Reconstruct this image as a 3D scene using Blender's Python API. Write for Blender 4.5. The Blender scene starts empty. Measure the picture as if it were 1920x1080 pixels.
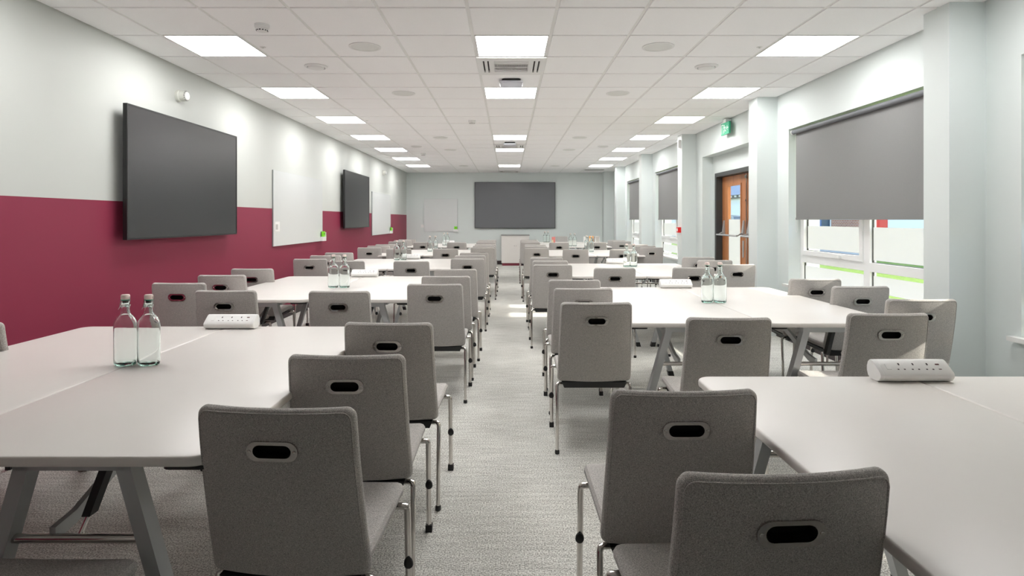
import bpy, bmesh, math, random
from mathutils import Vector, Matrix
random.seed(7)
PI = math.pi
C = bpy.context.scene.collection
CAMZ, CEIL = 1.34, 2.756
XL, XR, YB, YN = -3.06, 3.105, 17.9, -3.4

# ------------------------------------------------------------------ materials
def new_mat(name):
    m = bpy.data.materials.new(name); m.use_nodes = True
    nt = m.node_tree; nt.nodes.clear()
    out = nt.nodes.new('ShaderNodeOutputMaterial')
    return m, nt, out

def P(name, col, rough=0.5, metal=0.0, spec=0.5, noise=None, bump=None, coat=0.0, trans=0.0, ior=1.45):
    """principled material; noise=(scale, amount[, stretch]) varies colour, bump=(scale, strength, dist[, stretch])"""
    m, nt, out = new_mat(name)
    b = nt.nodes.new('ShaderNodeBsdfPrincipled')
    b.inputs['Base Color'].default_value = (*col, 1)
    b.inputs['Roughness'].default_value = rough
    b.inputs['Metallic'].default_value = metal
    b.inputs['Specular IOR Level'].default_value = spec
    b.inputs['Coat Weight'].default_value = coat
    b.inputs['Transmission Weight'].default_value = trans
    b.inputs['IOR'].default_value = ior
    nt.links.new(b.outputs[0], out.inputs[0])
    if noise or bump:
        tc = nt.nodes.new('ShaderNodeTexCoord')
    def nz(scale, stretch, detail=3):
        mp = nt.nodes.new('ShaderNodeMapping'); mp.inputs['Scale'].default_value = stretch
        nt.links.new(tc.outputs['Object'], mp.inputs[0])
        n = nt.nodes.new('ShaderNodeTexNoise'); n.inputs['Scale'].default_value = scale
        n.inputs['Detail'].default_value = detail
        nt.links.new(mp.outputs[0], n.inputs['Vector'])
        return n
    if noise:
        n = nz(noise[0], noise[2] if len(noise) > 2 else (1, 1, 1))
        r = nt.nodes.new('ShaderNodeValToRGB')
        a = noise[1]
        r.color_ramp.elements[0].position = 0.3; r.color_ramp.elements[1].position = 0.7
        r.color_ramp.elements[0].color = (*[max(0, c*(1-a)) for c in col], 1)
        r.color_ramp.elements[1].color = (*[min(1, c*(1+a)) for c in col], 1)
        nt.links.new(n.outputs['Fac'], r.inputs[0]); nt.links.new(r.outputs[0], b.inputs['Base Color'])
    if bump:
        n = nz(bump[0], bump[3] if len(bump) > 3 else (1, 1, 1))
        bp = nt.nodes.new('ShaderNodeBump'); bp.inputs['Strength'].default_value = bump[1]
        bp.inputs['Distance'].default_value = bump[2]
        nt.links.new(n.outputs['Fac'], bp.inputs['Height']); nt.links.new(bp.outputs[0], b.inputs['Normal'])
    return m

def fabric_mat():
    m, nt, out = new_mat('melange_fabric')
    L = nt.links.new
    b = nt.nodes.new('ShaderNodeBsdfPrincipled'); b.inputs['Roughness'].default_value = 0.95
    b.inputs['Specular IOR Level'].default_value = 0.15
    b.inputs['Sheen Weight'].default_value = 0.25; b.inputs['Sheen Roughness'].default_value = 0.5
    tc = nt.nodes.new('ShaderNodeTexCoord')
    a = nt.nodes.new('ShaderNodeMapping'); a.inputs['Scale'].default_value = (1, 1, 3.0)
    a2 = nt.nodes.new('ShaderNodeMapping'); a2.inputs['Scale'].default_value = (3.0, 1, 1)
    L(tc.outputs['Object'], a.inputs[0]); L(tc.outputs['Object'], a2.inputs[0])
    n1 = nt.nodes.new('ShaderNodeTexNoise'); n1.inputs['Scale'].default_value = 330; n1.inputs['Detail'].default_value = 2
    n2 = nt.nodes.new('ShaderNodeTexNoise'); n2.inputs['Scale'].default_value = 330; n2.inputs['Detail'].default_value = 2
    L(a.outputs[0], n1.inputs['Vector']); L(a2.outputs[0], n2.inputs['Vector'])
    ad = nt.nodes.new('ShaderNodeMath'); ad.operation = 'ADD'
    L(n1.outputs['Fac'], ad.inputs[0]); L(n2.outputs['Fac'], ad.inputs[1])
    r = nt.nodes.new('ShaderNodeValToRGB')
    hf = nt.nodes.new('ShaderNodeMath'); hf.operation = 'MULTIPLY'; hf.inputs[1].default_value = 0.5
    L(ad.outputs[0], hf.inputs[0]); L(hf.outputs[0], r.inputs[0])
    r.color_ramp.elements[0].position = 0.39; r.color_ramp.elements[0].color = (0.25, 0.237, 0.226, 1)
    r.color_ramp.elements[1].position = 0.61; r.color_ramp.elements[1].color = (0.62, 0.595, 0.57, 1)
    L(r.outputs[0], b.inputs['Base Color'])
    bp = nt.nodes.new('ShaderNodeBump'); bp.inputs['Strength'].default_value = 0.35; bp.inputs['Distance'].default_value = 0.0015
    L(ad.outputs[0], bp.inputs['Height']); L(bp.outputs[0], b.inputs['Normal'])
    L(b.outputs[0], out.inputs[0])
    return m

def carpet_mat():
    m, nt, out = new_mat('loop_carpet')
    L = nt.links.new
    b = nt.nodes.new('ShaderNodeBsdfPrincipled'); b.inputs['Roughness'].default_value = 1.0
    b.inputs['Specular IOR Level'].default_value = 0.1
    tc = nt.nodes.new('ShaderNodeTexCoord')
    def nz(scale, st, det):
        mp = nt.nodes.new('ShaderNodeMapping'); mp.inputs['Scale'].default_value = st
        L(tc.outputs['Object'], mp.inputs[0])
        n = nt.nodes.new('ShaderNodeTexNoise'); n.inputs['Scale'].default_value = scale; n.inputs['Detail'].default_value = det
        L(mp.outputs[0], n.inputs['Vector']); return n
    fine = nz(150, (1, 1, 1), 3); streak = nz(14, (0.35, 3.2, 1), 4); broad = nz(2.2, (1, 1, 1), 2)
    def sc(n, k):
        q = nt.nodes.new('ShaderNodeMath'); q.operation = 'MULTIPLY'; q.inputs[1].default_value = k
        L(n.outputs['Fac'], q.inputs[0]); return q
    s1, s2, s3 = sc(fine, 0.74), sc(streak, 0.17), sc(broad, 0.09)
    a1 = nt.nodes.new('ShaderNodeMath'); a1.operation = 'ADD'; L(s1.outputs[0], a1.inputs[0]); L(s2.outputs[0], a1.inputs[1])
    a2 = nt.nodes.new('ShaderNodeMath'); a2.operation = 'ADD'; L(a1.outputs[0], a2.inputs[0]); L(s3.outputs[0], a2.inputs[1])
    r = nt.nodes.new('ShaderNodeValToRGB')
    r.color_ramp.elements[0].position = 0.39; r.color_ramp.elements[0].color = (0.30, 0.297, 0.272, 1)
    r.color_ramp.elements[1].position = 0.61; r.color_ramp.elements[1].color = (0.84, 0.835, 0.79, 1)
    L(a2.outputs[0], r.inputs[0]); L(r.outputs[0], b.inputs['Base Color'])
    bp = nt.nodes.new('ShaderNodeBump'); bp.inputs['Strength'].default_value = 0.6; bp.inputs['Distance'].default_value = 0.006
    L(fine.outputs['Fac'], bp.inputs['Height']); L(bp.outputs[0], b.inputs['Normal'])
    L(b.outputs[0], out.inputs[0])
    return m

def left_wall_mat():
    """pale paint above, maroon paint below a straight line at 1.486 m"""
    m, nt, out = new_mat('two_tone_paint')
    L = nt.links.new
    b = nt.nodes.new('ShaderNodeBsdfPrincipled'); b.inputs['Roughness'].default_value = 0.5
    b.inputs['Specular IOR Level'].default_value = 0.2
    tc = nt.nodes.new('ShaderNodeTexCoord'); sp = nt.nodes.new('ShaderNodeSeparateXYZ')
    L(tc.outputs['Object'], sp.inputs[0])
    g = nt.nodes.new('ShaderNodeMath'); g.operation = 'GREATER_THAN'; g.inputs[1].default_value = 1.486
    L(sp.outputs['Z'], g.inputs[0])
    mx = nt.nodes.new('ShaderNodeMix'); mx.data_type = 'RGBA'
    mx.inputs[6].default_value = (0.26, 0.036, 0.072, 1); mx.inputs[7].default_value = (0.555, 0.575, 0.55, 1)
    L(g.outputs[0], mx.inputs[0]); L(mx.outputs[2], b.inputs['Base Color'])
    L(b.outputs[0], out.inputs[0])
    return m

def emis(name, col, s):
    m, nt, out = new_mat(name)
    e = nt.nodes.new('ShaderNodeEmission'); e.inputs[0].default_value = (*col, 1); e.inputs[1].default_value = s
    nt.links.new(e.outputs[0], out.inputs[0]); return m

def clear_glass(name, tint=(0.97, 0.985, 0.98)):
    m, nt, out = new_mat(name)
    t = nt.nodes.new('ShaderNodeBsdfTransparent'); t.inputs[0].default_value = (*tint, 1)
    g = nt.nodes.new('ShaderNodeBsdfGlossy'); g.inputs['Roughness'].default_value = 0.02
    lw = nt.nodes.new('ShaderNodeLayerWeight'); lw.inputs[0].default_value = 0.5
    pw_ = nt.nodes.new('ShaderNodeMath'); pw_.operation = 'POWER'; pw_.inputs[1].default_value = 4.0
    f = nt.nodes.new('ShaderNodeMath'); f.operation = 'MULTIPLY_ADD'; f.inputs[1].default_value = 0.6; f.inputs[2].default_value = 0.03
    nt.links.new(lw.outputs['Facing'], pw_.inputs[0]); nt.links.new(pw_.outputs[0], f.inputs[0])
    mx = nt.nodes.new('ShaderNodeMixShader')
    nt.links.new(f.outputs[0], mx.inputs[0]); nt.links.new(t.outputs[0], mx.inputs[1]); nt.links.new(g.outputs[0], mx.inputs[2])
    nt.links.new(mx.outputs[0], out.inputs[0]); return m

def frosted():
    m, nt, out = new_mat('frosted_film')
    t = nt.nodes.new('ShaderNodeBsdfTranslucent'); t.inputs[0].default_value = (0.345, 0.355, 0.375, 1)
    p = nt.nodes.new('ShaderNodeBsdfTransparent'); p.inputs[0].default_value = (0.9, 0.92, 0.95, 1)
    mx = nt.nodes.new('ShaderNodeMixShader'); mx.inputs[0].default_value = 0.08
    nt.links.new(t.outputs[0], mx.inputs[1]); nt.links.new(p.outputs[0], mx.inputs[2])
    nt.links.new(mx.outputs[0], out.inputs[0]); return m

def bottle_glass():
    m, nt, out = new_mat('pale_green_glass')
    g = nt.nodes.new('ShaderNodeBsdfPrincipled')
    g.inputs['Base Color'].default_value = (0.98, 1.0, 0.995, 1); g.inputs['Roughness'].default_value = 0.0
    g.inputs['Transmission Weight'].default_value = 1.0; g.inputs['IOR'].default_value = 1.45
    v = nt.nodes.new('ShaderNodeVolumeAbsorption'); v.inputs[0].default_value = (0.30, 0.86, 0.70, 1); v.inputs[1].default_value = 14
    nt.links.new(g.outputs[0], out.inputs['Surface']); nt.links.new(v.outputs[0], out.inputs['Volume'])
    return m

def wood_mat():
    m, nt, out = new_mat('oak_veneer')
    L = nt.links.new
    b = nt.nodes.new('ShaderNodeBsdfPrincipled'); b.inputs['Roughness'].default_value = 0.4
    tc = nt.nodes.new('ShaderNodeTexCoord'); mp = nt.nodes.new('ShaderNodeMapping'); mp.inputs['Scale'].default_value = (30, 30, 1.2)
    L(tc.outputs['Object'], mp.inputs[0])
    n = nt.nodes.new('ShaderNodeTexNoise'); n.inputs['Scale'].default_value = 1.0; n.inputs['Detail'].default_value = 4
    L(mp.outputs[0], n.inputs['Vector'])
    r = nt.nodes.new('ShaderNodeValToRGB')
    r.color_ramp.elements[0].position = 0.3; r.color_ramp.elements[0].color = (0.34, 0.125, 0.045, 1)
    r.color_ramp.elements[1].position = 0.7; r.color_ramp.elements[1].color = (0.52, 0.22, 0.085, 1)
    L(n.outputs['Fac'], r.inputs[0]); L(r.outputs[0], b.inputs['Base Color']); L(b.outputs[0], out.inputs[0])
    return m

def brick_mat():
    m, nt, out = new_mat('red_brickwork')
    L = nt.links.new
    b = nt.nodes.new('ShaderNodeBsdfPrincipled'); b.inputs['Roughness'].default_value = 0.9
    tc = nt.nodes.new('ShaderNodeTexCoord'); sp = nt.nodes.new('ShaderNodeSeparateXYZ'); cb = nt.nodes.new('ShaderNodeCombineXYZ')
    L(tc.outputs['Object'], sp.inputs[0]); L(sp.outputs['Y'], cb.inputs[0]); L(sp.outputs['Z'], cb.inputs[1])
    k = nt.nodes.new('ShaderNodeTexBrick'); k.inputs['Scale'].default_value = 1.0
    k.inputs['Brick Width'].default_value = 0.225; k.inputs['Row Height'].default_value = 0.075; k.inputs['Mortar Size'].default_value = 0.01
    k.inputs['Color1'].default_value = (0.36, 0.13, 0.075, 1); k.inputs['Color2'].default_value = (0.45, 0.19, 0.11, 1)
    k.inputs['Mortar'].default_value = (0.55, 0.5, 0.44, 1)
    L(cb.outputs[0], k.inputs['Vector']); L(k.outputs[0], b.inputs['Base Color']); L(b.outputs[0], out.inputs[0])
    return m

M = dict(
    fabric=fabric_mat(), carpet=carpet_mat(), lwall=left_wall_mat(),
    wall=P('pale_green_paint', (0.68, 0.73, 0.72), 0.6, spec=0.3),
    tile=P('mineral_ceiling_tile', (0.95, 0.948, 0.95), 0.95, spec=0.1, noise=(300, 0.03)),
    tbar=P('ceiling_grid_paint', (0.82, 0.82, 0.805), 0.7),
    white=P('white_plastic', (0.80, 0.80, 0.79), 0.35),
    offwhite=P('off_white_plastic', (0.66, 0.67, 0.62), 0.5),
    laminate=P('white_laminate', (0.73, 0.70, 0.67), 0.30, spec=0.4, noise=(3, 0.015)),
    edge=P('grey_white_edging', (0.72, 0.70, 0.67), 0.5),
    chrome=P('polished_chrome', (0.66, 0.63, 0.60), 0.10, 1.0),
    silver=P('silver_powder_coat', (0.45, 0.465, 0.475), 0.40, 0.5),
    plate=P('grip_plate_chrome', (0.58, 0.56, 0.54), 0.06, 1.0),
    black=P('black_plastic', (0.012, 0.012, 0.013), 0.45),
    hole=P('black_cup', (0.006, 0.006, 0.006), 0.6, spec=0.2),
    screen=P('screen_glass', (0.022, 0.022, 0.024), 0.27, spec=0.75),
    screen2=P('matte_screen_glass', (0.135, 0.14, 0.152), 0.38, spec=0.7),
    bezel=P('dark_bezel', (0.012, 0.012, 0.013), 0.35),
    board=P('white_board_glass', (0.72, 0.745, 0.745), 0.08, spec=0.6),
    boardedge=P('board_edge', (0.22, 0.24, 0.24), 0.4),
    blind=P('grey_blind_fabric', (0.235, 0.235, 0.235), 0.85, spec=0.2, noise=(260, 0.05)),
    roller=P('grey_roller', (0.15, 0.155, 0.17), 0.5),
    upvc=P('white_upvc', (0.82, 0.83, 0.83), 0.25),
    sill=P('white_gloss_sill', (0.82, 0.82, 0.80), 0.25),
    gasket=P('black_gasket', (0.03, 0.03, 0.03), 0.6),
    glass=clear_glass('window_glass'), frost=frosted(), bottle=bottle_glass(),
    wood=wood_mat(), doorframe=P('charcoal_frame', (0.045, 0.047, 0.047), 0.5),
    green=P('lime_green_felt', (0.22, 0.72, 0.03), 0.7),
    exitgreen=P('exit_green', (0.02, 0.36, 0.19), 0.4),
    pict=P('pictogram_white', (0.85, 0.9, 0.87), 0.5),
    red=P('fire_red', (0.75, 0.02, 0.02), 0.35),
    maroon=P('maroon_reflection', (0.20, 0.03, 0.05), 0.5),  # burgundy reflection put into the cabinet plinth's base colour
    skirt=P('dark_skirting', (0.035, 0.025, 0.027), 0.5),
    grille=P('grille_dark', (0.035, 0.03, 0.028), 0.7),
    spk=P('speaker_mesh', (0.76, 0.77, 0.75), 0.8, noise=(900, 0.06)),
    ring=P('mid_grey', (0.30, 0.30, 0.29), 0.6),  # plain mid grey shared by valve throats, vent slats, print and cabinet top
    ap=P('access_point_shell', (0.72, 0.74, 0.82), 0.35),
    light=emis('light_panel', (1.0, 0.985, 0.97), 14.5),
    grass=P('lawn_grass', (0.17, 0.27, 0.035), 0.95, noise=(9, 0.25), bump=(60, 0.8, 0.03)),
    paving=P('pale_paving', (0.55, 0.53, 0.49), 0.9, noise=(4, 0.08)),
    brick=brick_mat(), clad=P('white_cladding', (0.78, 0.79, 0.80), 0.6),
    slate=P('blue_slate', (0.22, 0.27, 0.36), 0.6, noise=(6, 0.15, (1, 3, 1))),
    fascia=P('dark_fascia', (0.03, 0.03, 0.035), 0.5),
    carpaint=P('white_car_paint', (0.82, 0.84, 0.86), 0.15, coat=1.0),
    carglass=P('car_glass', (0.05, 0.09, 0.12), 0.06, spec=0.8),
    rubber=P('tyre_rubber', (0.02, 0.02, 0.02), 0.8),
    blue=P('blue_sign', (0.05, 0.14, 0.36), 0.5),
    orange=P('orange_card', (0.75, 0.33, 0.06), 0.6),
    pink=P('pink_card', (0.68, 0.22, 0.20), 0.6),
    brown=P('dark_card', (0.08, 0.05, 0.035), 0.6),
    cream=P('cream_card', (0.75, 0.66, 0.45), 0.6),
    cap=P('pale_pink_stopper', (0.80, 0.66, 0.62), 0.45),
    seal=P('green_rubber_seal', (0.05, 0.45, 0.30), 0.5),
    wire=P('steel_wire', (0.72, 0.72, 0.70), 0.2, 1.0),
    sockhole=P('socket_hole', (0.05, 0.035, 0.04), 0.6),
    usbred=P('usb_dark', (0.10, 0.03, 0.03), 0.5),
)

# ------------------------------------------------------------------ mesh helpers
class MB:
    def __init__(s): s.bm = bmesh.new()
    def box(s, x0, x1, y0, y1, z0, z1):
        v = [s.bm.verts.new(p) for p in ((x0,y0,z0),(x1,y0,z0),(x1,y1,z0),(x0,y1,z0),(x0,y0,z1),(x1,y0,z1),(x1,y1,z1),(x0,y1,z1))]
        for f in ((0,3,2,1),(4,5,6,7),(0,1,5,4),(1,2,6,5),(2,3,7,6),(3,0,4,7)):
            s.bm.faces.new([v[i] for i in f])
        return s
    def quad(s, *pts):
        s.bm.faces.new([s.bm.verts.new(p) for p in pts]); return s
    def loft(s, rings, cap0=True, cap1=True, closed=True):
        R = [[s.bm.verts.new(p) for p in r] for r in rings]
        n = len(R[0])
        for a, b in zip(R, R[1:]):
            for i in range(n if closed else n-1):
                j = (i+1) % n
                s.bm.faces.new((a[i], a[j], b[j], b[i]))
        if cap0: s.bm.faces.new(list(reversed(R[0])))
        if cap1: s.bm.faces.new(R[-1])
        return s
    def tube(s, pts, r, seg=10, cap=True, loop=False):
        pts = [Vector(p) for p in pts]
        n = len(pts); rings = []
        up = None
        for i, p in enumerate(pts):
            if loop:
                d0 = (p - pts[i-1]).normalized(); d1 = (pts[(i+1) % n] - p).normalized()
            else:
                d0 = (p - pts[i-1]).normalized() if i else (pts[1]-p).normalized()
                d1 = (pts[i+1]-p).normalized() if i < n-1 else d0
            t = (d0+d1).normalized()
            if up is None:
                up = Vector((0,0,1)) if abs(t.z) < 0.9 else Vector((0,1,0))
            u = (up - t*up.dot(t)).normalized(); up = u
            w = t.cross(u)
            k = 1/max(0.4, d0.dot(t))
            bend = (d1-d0)
            ring = []
            for a in range(seg):
                q = u*math.cos(2*PI*a/seg) + w*math.sin(2*PI*a/seg)
                if bend.length > 1e-4:
                    bd = bend.normalized(); q = q + bd*(q.dot(bd))*(k-1)
                ring.append(p + q*r)
            rings.append(ring)
        if loop:
            rings.append(rings[0])
            R = [[s.bm.verts.new(p) for p in r_] for r_ in rings[:-1]]
            for i in range(n):
                a, b = R[i], R[(i+1) % n]
                for j in range(seg):
                    s.bm.faces.new((a[j], a[(j+1) % seg], b[(j+1) % seg], b[j]))
            return s
        return s.loft(rings, cap, cap)
    def lathe(s, prof, seg=24, cx=0, cy=0, cz=0, ey=None, axis='z', cap=True):
        rings = []
        for r, z in prof:
            k = ey(z) if ey else 1
            ring = []
            for a in range(seg):
                x, y = r*math.cos(2*PI*a/seg), r*k*math.sin(2*PI*a/seg)
                if axis == 'z': ring.append((cx+x, cy+y, cz+z))
                elif axis == 'y': ring.append((cx+x, cy+z, cz+y))
                else: ring.append((cx+z, cy+x, cz+y))
            rings.append(ring)
        return s.loft(rings, cap, cap)
    def bar(s, p0, p1, wx, wy):
        """rectangular tube between two points, ends cut horizontally"""
        rings = []
        for p in (p0, p1):
            x, y, z = p
            rings.append([(x-wx/2,y-wy/2,z),(x+wx/2,y-wy/2,z),(x+wx/2,y+wy/2,z),(x-wx/2,y+wy/2,z)])
        return s.loft(rings)
    def prism(s, outline, d0, d1, plane='xz'):
        """extrude a closed 2-D outline; plane xz extrudes along y, yz along x, xy along z"""
        f = {'xz': lambda a, b, d: (a, d, b), 'yz': lambda a, b, d: (d, a, b), 'xy': lambda a, b, d: (a, b, d)}[plane]
        return s.loft([[f(a, b, d0) for a, b in outline], [f(a, b, d1) for a, b in outline]])
    def ringprism(s, outer, inner, d0, d1, plane='xz'):
        f = {'xz': lambda a, b, d: (a, d, b), 'yz': lambda a, b, d: (d, a, b), 'xy': lambda a, b, d: (a, b, d)}[plane]
        loops = [[f(a,b,d0) for a,b in outer],[f(a,b,d1) for a,b in outer],[f(a,b,d1) for a,b in inner],[f(a,b,d0) for a,b in inner]]
        R = [[s.bm.verts.new(p) for p in l] for l in loops]
        n = len(outer)
        for k in range(4):
            a, b = R[k], R[(k+1) % 4]
            for i in range(n):
                j = (i+1) % n
                s.bm.faces.new((a[i], a[j], b[j], b[i]))
        return s
    def bevel(s, w, seg=2, ang=0.6):
        e = [x for x in s.bm.edges if len(x.link_faces) == 2 and x.calc_face_angle(0) > ang]
        bmesh.ops.bevel(s.bm, geom=e, offset=w, segments=seg, profile=0.5, affect='EDGES', clamp_overlap=True)
        return s
    def mesh(s, name, mat, smooth=True):
        bmesh.ops.recalc_face_normals(s.bm, faces=s.bm.faces)
        me = bpy.data.meshes.new(name); s.bm.to_mesh(me); s.bm.free()
        me.materials.append(mat)
        if smooth:
            me.shade_smooth()
            me.set_sharp_from_angle(angle=math.radians(35))
        return me
    def build(s, name, mat, parent=None, loc=(0,0,0), rot=(0,0,0), smooth=True):
        o = bpy.data.objects.new(name, s.mesh(name, mat, smooth))
        C.objects.link(o); o.location = loc; o.rotation_euler = rot
        if parent: o.parent = parent
        return o

def stadium(w, h, n=8, cx=0, cz=0):
    r = h/2; pts = []
    for k in range(n+1):
        a = -PI/2 + PI*k/n; pts.append((cx + w/2-r + r*math.cos(a), cz + r*math.sin(a)))
    for k in range(n+1):
        a = PI/2 + PI*k/n; pts.append((cx - w/2+r + r*math.cos(a), cz + r*math.sin(a)))
    return pts

def rrect(x0, x1, y0, y1, r, n=5):
    pts = []
    for cx, cy, a0 in ((x1-r,y1-r,0),(x0+r,y1-r,PI/2),(x0+r,y0+r,PI),(x1-r,y0+r,1.5*PI)):
        for k in range(n+1):
            a = a0 + PI/2*k/n; pts.append((cx+r*math.cos(a), cy+r*math.sin(a)))
    return pts

def tag(o, label=None, cat=None, group=None, kind=None):
    if label: o['label'] = label
    if cat: o['category'] = cat
    if group: o['group'] = group
    if kind: o['kind'] = kind
    return o
def empty(name, loc=(0,0,0), rz=0):
    o = bpy.data.objects.new(name, None); C.objects.link(o)
    o.location = loc; o.rotation_euler = (0,0,rz); o.empty_display_size = 0.1
    return o
KIDS = {}
def copy_tree(o, parent=None):
    c = o.copy(); C.objects.link(c); c.parent = parent
    for ch in [x for x in KIDS.setdefault(o.name, list(o.children))]:
        copy_tree(ch, c)
    return c
def struct(mb, name, mat, smooth=False):
    return tag(mb.build(name, mat, smooth=smooth), kind='structure')

# ------------------------------------------------------------------ room shell
struct(MB().box(XL-0.3, XR+0.45, YN-0.3, YB+0.3, -0.12, 0.0), 'floor', M['carpet'])
struct(MB().box(XL-0.25, XL, YN-0.25, YB+0.25, 0, 3.0), 'wall_left', M['lwall'])
struct(MB().box(XL, XR+0.4, YB, YB+0.25, 0, 3.0), 'wall_back', M['wall'])
struct(MB().box(2.81, XR+0.01, 17.55, YB+0.01, 0, CEIL+0.02), 'trim_2', M['wall'])
struct(MB().box(XL, XR+0.4, YN-0.25, YN, 0, 3.0), 'wall_front', M['wall'])

XW = 3.45     # outer face of the window wall
wins = [(1.40, 3.61), (4.40, 6.61), (10.40, 12.62), (13.40, 15.62)]
DY0, DY1 = 7.24, 9.55
ZS, ZT = 0.60, 2.34
w = MB()
ys = YN - 0.25
for a, b in sorted(wins + [(DY0, DY1)]):
    w.box(XR, XW, ys, a, 0, 3.0)
    w.box(XR, XW, a, b, ZT, 3.0)
    if (a, b) != (DY0, DY1):
        w.box(XR, XW, a, b, 0, ZS)
    ys = b
w.box(XR, XW, ys, YB, 0, 3.0)
# wall set back inside the door recess, above and beside the frame
XD = 3.27
w.box(XD, XW, DY0, 7.36, 0, ZT).box(XD, XW, 9.42, DY1, 0, ZT).box(XD, XW, 7.36, 9.42, 2.07, ZT)
for yc in (-2.12, 0.88, 3.88, 6.88, 9.86, 12.86, 15.86):
    w.box(2.868, XR+0.01, yc, yc+0.24, 0, CEIL+0.02)
struct(w, 'wall_right', M['wall'])

# ceiling: grid of lay-in tiles
X0 = -0.275
xs = [XL] + [X0+0.6*k for k in range(-4, 6)] + [XR]
kmin, kmax = -13, 23
Yrow = lambda k: 3.98+0.6*k
side_rows = [-2, 1, 4, 7, 10, 13, 16, 19]
mid_rows = [-2, 1, 4, 10, 13, 19]
holes = set()
for k in side_rows: holes.add((k, 0)); holes.add((k, 8))
for k in mid_rows: holes.add((k, 4))
ac_rows = [2, 12, 22]
for k in ac_rows: holes.add((k, 4))
cb = MB(); zt = CEIL
cb.box(XL-0.1, XW, YN-0.1, YB+0.1, zt+0.007, zt+0.20)
struct(cb, 'trim_1', M['tbar'])
ct = MB()
g = 0.0125
for k in range(kmin, kmax+1):
    y0, y1 = Yrow(k), Yrow(k+1)
    y0 = max(y0, YN); y1 = min(y1, YB)
    if y1 - y0 < 0.05: continue
    for i in range(len(xs)-1):
        if (k, i-1) in holes: continue
        x0, x1 = xs[i], xs[i+1]
        a0, a1, b0, b1 = x0+g, x1-g, y0+g, y1-g
        e = 0.002
        ct.loft([[(a0,b0,zt+0.0068),(a1,b0,zt+0.0068),(a1,b1,zt+0.0068),(a0,b1,zt+0.0068)],
                 [(a0,b0,zt+e),(a1,b0,zt+e),(a1,b1,zt+e),(a0,b1,zt+e)],
                 [(a0+e,b0+e,zt),(a1-e,b0+e,zt),(a1-e,b1-e,zt),(a0+e,b1-e,zt)]], cap0=False)
struct(ct, 'ceiling', M['tile'])

struct(MB().box(XL, 2.81, YB-0.015, YB, 0, 0.11), 'baseboard_back', M['skirt'])
struct(MB().box(XL, XL+0.015, YN, YB-0.015, 0, 0.11), 'baseboard_left', M['skirt'])
bb = MB()
for a, b in ((1.12, 3.88), (4.12, 6.88), (7.12, DY0), (DY1, 9.86), (10.10, 12.86), (13.10, 15.86), (16.10, 17.55)):
    bb.box(XR-0.015, XR, a, b, 0, 0.11)
struct(bb, 'baseboard_right', M['skirt'])

# ------------------------------------------------------------------ windows
def window(n, y0, y1):
    r = tag(empty('window_%d' % n, (3.265, (y0+y1)/2, ZS)), kind='structure')
    L = lambda y: y - (y0+y1)/2
    Z = lambda z: z - ZS
    a, b = L(y0), L(y1)
    ym = L(y0+0.985)
    f = MB(); t0, t1 = -0.03, 0.03
    f.box(t0, t1, a, a+0.05, 0.0, ZT-ZS).box(t0, t1, b-0.05, b, 0.0, ZT-ZS)
    f.box(t0, t1, a+0.05, b-0.05, 0.0, 0.06).box(t0, t1, a+0.05, b-0.05, ZT-ZS-0.05, ZT-ZS)
    f.box(t0, t1, ym-0.045, ym+0.045, 0.06, ZT-ZS-0.05)
    f.box(t0, t1, a+0.05, ym-0.045, Z(0.875), Z(0.955)).box(t0, t1, ym+0.045, b-0.05, Z(0.875), Z(0.955))
    f.bevel(0.004, 2).build('window_frame', M['upvc'], r)
    s = MB(); u0, u1 = -0.042, 0.02      # opening sash
    sy0, sy1, sz0, sz1 = ym+0.047, b-0.052, Z(0.957), ZT-ZS-0.052
    s.box(u0, u1, sy0, sy0+0.05, sz0, sz1).box(u0, u1, sy1-0.05, sy1, sz0, sz1)
    s.box(u0, u1, sy0+0.05, sy1-0.05, sz0, sz0+0.05).box(u0, u1, sy0+0.05, sy1-0.05, sz1-0.05, sz1)
    so = s.bevel(0.004, 2).build('sash', M['upvc'], r)
    h = MB().box(-0.062, -0.042, sy0+0.33, sy0+0.46, sz0+0.012, sz0+0.03)
    h.box(-0.075, -0.056, sy0+0.33, sy0+0.355, sz0+0.008, sz0+0.034).bevel(0.003)
    h.build('window_handle', M['upvc'], so)
    gk = MB(); gt = 0.004
    panes = [(a+0.05, ym-0.045, 0.06, Z(0.875)), (ym+0.045, b-0.05, 0.06, Z(0.875)),
             (a+0.05, ym-0.045, Z(0.955), ZT-ZS-0.05), (sy0+0.05, sy1-0.05, sz0+0.05, sz1-0.05)]
    for p in panes:
        gk.ringprism([(p[0],p[2]),(p[1],p[2]),(p[1],p[3]),(p[0],p[3])],
                     [(p[0]+gt,p[2]+gt),(p[1]-gt,p[2]+gt),(p[1]-gt,p[3]-gt),(p[0]+gt,p[3]-gt)], -0.008, 0.01, 'yz')
    gk.build('gasket', M['gasket'], r, smooth=False)
    for i, p in enumerate(panes):
        po = MB().box(0.0, 0.004, p[0], p[1], p[2], p[3]).build('pane', M['glass'], r, smooth=False)
        top = Z(1.272) if i >= 2 else p[3]-0.036
        bot = p[2] + (0.022 if i >= 2 else 0.03)
        MB().box(-0.003, -0.0015, p[0]+0.012, p[1]-0.012, bot, top).build('frosted_film', M['frost'], po, smooth=False)
    MB().box(XR-0.05-3.265, -0.03, a-0.05, b+0.05, -0.0, 0.028).box(-0.03, 0.185, a+0.001, b-0.001, -0.001, -0.0005).bevel(0.006, 2).build('window_sill', M['sill'], r)
    return r
for n, (a, b) in enumerate(wins): window(n+1, a, b)

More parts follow.
